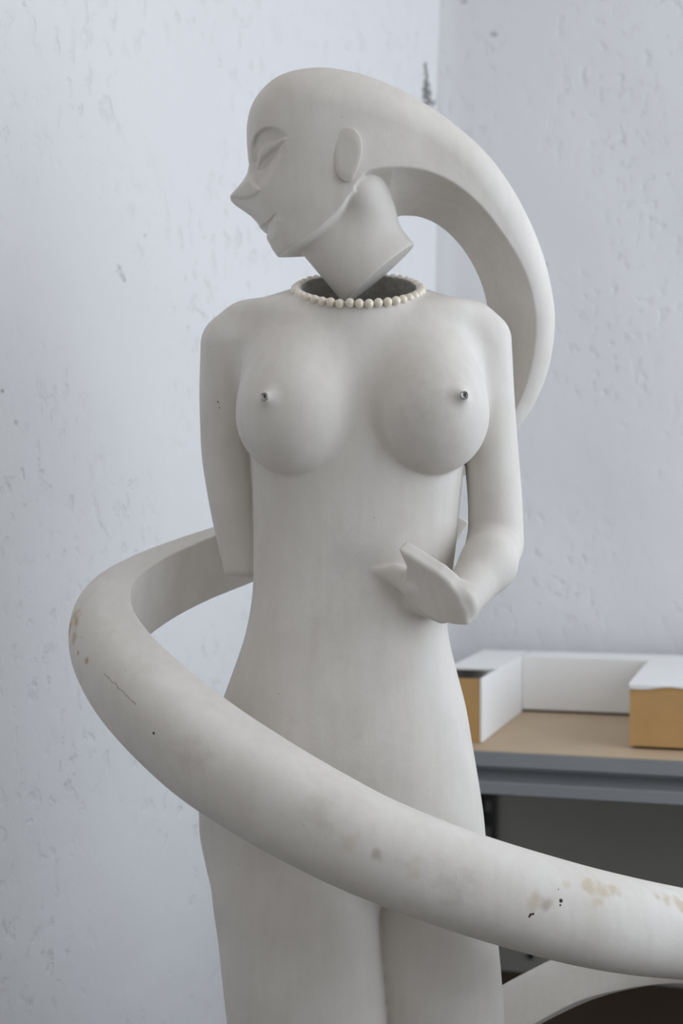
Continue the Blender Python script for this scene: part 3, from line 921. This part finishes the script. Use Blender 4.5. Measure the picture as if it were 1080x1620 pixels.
def screw(nip, brc):
    d = Vector((nip[0] - brc[0], nip[2] + 72, -(nip[1] - brc[1] + 12))); d.normalize()   # world axes
    d = (d * 0.35 + Vector((0, -1, 0)) * 0.65).normalized()
    prof = [(0.0, -7, 0), (5.6, -7, 0), (6.3, -1.5, 0), (6.3, 1.6, 0), (5.6, 2.6, 0), (4.5, 2.6, 0), (4.0, 1.2, 0), (3.2, 1.4, 0)]
    n = 24; vs, fs = [], []
    qrot = d.to_track_quat('Z', 'Y')
    base = Vector(toworld(np.array(nip))) - BASE + d * (4.5 * K)
    for (r, z, _) in prof:
        for i in range(n):
            a = 2 * math.pi * i / n
            vs.append(base + qrot @ Vector((r * math.cos(a), r * math.sin(a), z)) * K)
    for r in range(len(prof) - 1):
        for i in range(n):
            j = (i + 1) % n
            fs.append((r * n + i, r * n + j, (r + 1) * n + j, (r + 1) * n + i))
    fs.append(tuple((len(prof) - 1) * n + i for i in range(n)))
    o = mesh_obj('screw', vs, fs, M_steel, statue)
    o['label'] = 'small steel screw set into the tip of the breast'
    vs, fs = [], []
    for (cx_, cy_, s_) in ((0.6, 1.1, 1.9), (1.3, -1.4, 1.4)):      # black plugs, the shade of the drive recess put into their colour
        b0 = len(vs)
        for z in (1.0, 1.9):
            for i in range(6):
                a = 2 * math.pi * i / 6 + 0.3
                vs.append(base + qrot @ Vector((cx_ + s_ * math.cos(a), cy_ + s_ * math.sin(a), z)) * K)
        fs += [tuple(b0 + 6 + i for i in range(6)), tuple(b0 + i for i in reversed(range(6)))] + [(b0 + i, b0 + (i + 1) % 6, b0 + 6 + (i + 1) % 6, b0 + 6 + i) for i in range(6)]
    mesh_obj('recess_plug', vs, fs, M_dark, o, smooth=False)


screw(NIP_L, BL); screw(NIP_R, BR)

# ------------------------------------------------------------------ pearl necklace
m, nt, p = new_mat('pearl')
p.inputs['Base Color'].default_value = (0.72, 0.66, 0.57, 1); p.inputs['Roughness'].default_value = 0.22
p.inputs['Coat Weight'].default_value = 0.9; p.inputs['Coat Roughness'].default_value = 0.15
p.inputs['Sheen Weight'].default_value = 0.2
M_pearl = m
oi = nt.nodes.new('ShaderNodeObjectInfo'); mxp = nt.nodes.new('ShaderNodeMixRGB')
mxp.inputs[1].default_value = (0.78, 0.68, 0.54, 1); mxp.inputs[2].default_value = (0.86, 0.79, 0.68, 1)
nt.links.new(oi.outputs['Random'], mxp.inputs[0]); nt.links.new(mxp.outputs[0], p.inputs['Base Color'])
M_thread = plain('thread', (0.55, 0.5, 0.42), 0.8)
ring_c = np.array([567.0, 458.0, 0.0])
axu = np.array([1.0, 0, 0]); axf = np.array([0, math.sin(STUB_T), -math.cos(STUB_T)])
axn = np.array(STUB_N)
NP_ = 42; RP = 7.4; RR = 100.0
neck_loc = Vector(toworld(ring_c + axn * -2))
necklace = empty('pearl_necklace', neck_loc)
tag(necklace, 'choker of round cream pearls around the hollow neck opening of the white statue', 'necklace')
pm = None
for i in range(NP_):
    a = 2 * math.pi * (i + 0.5) / NP_
    jit = rng.normal(0, 0.5, 3)
    c = ring_c + (axu * math.cos(a) * RR + axf * math.sin(a) * RR) + axn * (0 + 1 * max(0, -math.sin(a))) + jit
    wp = Vector(toworld(c)) - neck_loc
    if pm is None:
        vs, fs = [], []
        nr, ns = 9, 16
        vs.append((0, 0, RP * K))
        for r in range(1, nr):
            ph = math.pi * r / nr
            for s in range(ns):
                t = 2 * math.pi * s / ns
                vs.append((RP * K * math.sin(ph) * math.cos(t), RP * K * math.sin(ph) * math.sin(t), RP * K * math.cos(ph)))
        vs.append((0, 0, -RP * K))
        for s in range(ns): fs.append((0, 1 + s, 1 + (s + 1) % ns))
        for r in range(nr - 2):
            for s in range(ns):
                fs.append((1 + r * ns + s, 1 + (r + 1) * ns + s, 1 + (r + 1) * ns + (s + 1) % ns, 1 + r * ns + (s + 1) % ns))
        for s in range(ns): fs.append((len(vs) - 1, 1 + (nr - 2) * ns + (s + 1) % ns, 1 + (nr - 2) * ns + s))
        o = mesh_obj('pearl', vs, fs, M_pearl, necklace); pm = o
    else:
        o = pm.copy(); COL.objects.link(o); o.parent = necklace
    o.location = wp
    o.scale = Vector((1, 1, 1)) * float(1 + rng.normal(0, 0.02))
vs, fs = [], []
NT = 120
for i in range(NT):
    a = 2 * math.pi * i / NT
    rd_ = axu * math.cos(a) + axf * math.sin(a)
    for j in range(6):
        b = 2 * math.pi * j / 6
        c = ring_c + rd_ * (RR + 0.9 * math.cos(b)) + axn * (0 + 1 * max(0, -math.sin(a)) + 0.9 * math.sin(b))
        vs.append(Vector(toworld(c)) - neck_loc)
for i in range(NT):
    for j in range(6):
        fs.append((i * 6 + j, i * 6 + (j + 1) % 6, ((i + 1) % NT) * 6 + (j + 1) % 6, ((i + 1) % NT) * 6 + j))
mesh_obj('string', vs, fs, M_thread, necklace)

# ------------------------------------------------------------------ shelving unit by the wall
M_metal = plain('grey_painted_steel', (0.31, 0.325, 0.34), 0.45, 0.2, noise=0.08, scale=12)
M_board = plain('brown_hardboard', (0.50, 0.375, 0.25), 0.75, noise=0.10, scale=9, bump=0.1)
M_board2 = plain('shaded_brown_board', (0.07, 0.042, 0.024), 0.7, noise=0.15, scale=9)  # brown hardboard with the shade under the shelf put into its colour
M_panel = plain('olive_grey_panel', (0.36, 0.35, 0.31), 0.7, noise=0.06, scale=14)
M_post = plain('dark_steel', (0.05, 0.05, 0.048), 0.5, 0.4)
SH_Z = CAM_Z - 0.36
shelf = empty('shelving_unit', wallp(0.50, 0.30, 0))
tag(shelf, 'grey steel shelving unit with brown hardboard top against the wall behind the statue', 'shelf unit')
A0, A1, OB, OF = 0.095, 1.30, 0.03, 0.588


def perf_post(a, o, sa, so):
    """angle-iron post with a row of slots"""
    vs, fs = [], []
    w_, th_ = 0.034, 0.002
    zs = [0.0]; z = 0.03
    while z < SH_Z - 0.06:
        zs += [z, z + 0.022]; z += 0.05
    zs.append(SH_Z - 0.045)

    def add(a0, a1, o0, o1, z0, z1):
        v, f = box_geo(min(a0, a1), max(a0, a1), min(o0, o1), max(o0, o1), z0, z1)
        n0 = len(vs); vs.extend(v - shelf.location for v in v); fs.extend(tuple(i + n0 for i in x) for x in f)
    for i in range(len(zs) - 1):
        slot = i % 2 == 1
        if slot:
            add(a, a + sa * 0.012, o, o + so * th_, zs[i], zs[i + 1]); add(a + sa * 0.024, a + sa * w_, o, o + so * th_, zs[i], zs[i + 1])
        else:
            add(a, a + sa * w_, o, o + so * th_, zs[i], zs[i + 1])
        add(a, a + sa * th_, o + so * th_, o + so * w_, zs[i], zs[i + 1])
    return mesh_obj('post', vs, fs, M_post, shelf, smooth=False)


for (a, sa) in ((A0 + 0.002, 1), (A1 - 0.002, -1)):
    perf_post(a, OB + 0.008, sa, 1); perf_post(a, OF - 0.03, sa, -1)
tray = wall_box('top_shelf', A0, A1, OB, OF, SH_Z - 0.022, SH_Z - 0.004, M_metal, shelf, 0.0015)
wall_box('shelf_board', A0 + 0.004, A1 - 0.004, OB + 0.004, OF - 0.004, SH_Z - 0.0045, SH_Z, M_board, shelf, 0.001)
wall_box('rim', A0 - 0.001, A1 + 0.001, OF - 0.001, OF + 0.002, SH_Z - 0.022, SH_Z - 0.001, M_metal, shelf)
# front beam: recessed web with a projecting lower flange
bv, bf = [], []
prof = [(OF - 0.030, -0.022), (OF - 0.030, -0.032), (OF - 0.016, -0.045), (OF - 0.012, -0.0475), (OF - 0.010, -0.0505), (OF - 0.010, -0.066), (OF - 0.014, -0.068), (OF - 0.045, -0.068), (OF - 0.045, -0.022)]
for a in (A0, A1):
    for (o_, dz) in prof: bv.append(wallp(a, o_, SH_Z + dz) - shelf.location)
k_ = len(prof)
for i in range(k_): bf.append((i, (i + 1) % k_, k_ + (i + 1) % k_, k_ + i))
bf += [tuple(reversed(range(k_))), tuple(range(k_, 2 * k_))]
mesh_obj('front_beam', bv, bf, M_metal, shelf, smooth=False)
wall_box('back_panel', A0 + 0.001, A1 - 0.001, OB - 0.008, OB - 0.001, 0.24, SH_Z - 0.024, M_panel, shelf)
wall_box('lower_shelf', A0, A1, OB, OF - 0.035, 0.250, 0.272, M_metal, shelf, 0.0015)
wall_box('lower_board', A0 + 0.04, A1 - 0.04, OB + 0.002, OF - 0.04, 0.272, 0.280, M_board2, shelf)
hp = pix_wall_shelf(839, 1511, OB + 0.001)  # small dark disc on the back panel
vs = []; fs = []
for z in (0, 0.004):
    for i in range(12):
        a = 2 * math.pi * i / 12
        vs.append(hp + E1 * (0.006 * math.cos(a)) + Vector((0, 0, 0.008 * math.sin(a))) + E2 * z - shelf.location)
fs = [tuple(range(12, 24))] + [(i, (i + 1) % 12, 12 + (i + 1) % 12, 12 + i) for i in range(12)]
mesh_obj('dark_disc', vs, fs, M_post, shelf, smooth=False)

# ------------------------------------------------------------------ folded cardboard packing insert on the shelf
M_white = plain('white_card', (0.86, 0.855, 0.84), 0.7, noise=0.04, scale=16, bump=0.15, bscale=90)
M_brown = plain('brown_card', (0.54, 0.325, 0.13), 0.8, noise=0.12, scale=30)
ZB, ZT = SH_Z + 0.0005, SH_Z + 0.1005
ins = empty('packing_insert', wallp(0.31, 0.28, SH_Z))
tag(ins, 'U-shaped folded cardboard packing insert, white outside and brown at its cut ends, on the shelf', 'packaging')
T = 0.004
# left arm: hollow, lid cut away at its front end
wall_box('side_panel', 0.200 - T, 0.200, 0.155, 0.517, ZB, ZT, M_white, ins, 0.0008)
wall_box('side_panel', 0.112, 0.112 + T, 0.055, 0.517, ZB, ZT, M_white, ins, 0.0008)
wall_box('end_panel', 0.112 + T, 0.200 - T, 0.517 - T, 0.5165, ZB, ZT - 0.001, M_brown, ins)
wall_box('top_panel', 0.112 + T, 0.200 - T, 0.060, 0.372, ZT - T, ZT, M_white, ins, 0.0008)
# back bar
wall_box('back_bar', 0.200, 0.425, 0.058, 0.155, ZB + 0.004, ZT, M_white, ins, 0.0015)
# right arm
wall_box('side_panel', 0.425, 0.425 + T, 0.108, 0.500, ZB + 0.004, ZT - T, M_white, ins)
wall_box('side_panel', 0.585, 0.585 + T, 0.058, 0.500, ZB + 0.004, ZT - T, M_white, ins)
wall_box('end_panel', 0.425, 0.589, 0.500, 0.504, ZB + 0.004, ZT - T, M_brown, ins)
# white lid whose front edge droops unevenly over the brown end
tv, tf = [], []
na = 24
for i in range(na + 1):
    a = 0.4245 + (0.59 - 0.4245) * i / na
    dr = 0.004 + 0.0018 * math.sin(i * 0.45 + 0.5) - 0.0015 * math.exp(-(i - 8) ** 2 / 10)
    for (o_, z_) in ((0.058, ZT - T), (0.058, ZT), (0.500, ZT), (0.5045, ZT - 0.0015), (0.5062, ZT - 0.004), (0.5062, ZT - dr - 0.004), (0.5045, ZT - dr - 0.004), (0.5042, ZT - T)):
        tv.append(wallp(a, o_, z_) - ins.location)
for i in range(na):
    for j in range(8):
        tf.append((i * 8 + j, i * 8 + (j + 1) % 8, (i + 1) * 8 + (j + 1) % 8, (i + 1) * 8 + j))
tf += [tuple(reversed(range(8))), tuple(na * 8 + j for j in range(8))]
mesh_obj('top_panel', tv, tf, M_white, ins, smooth=False)
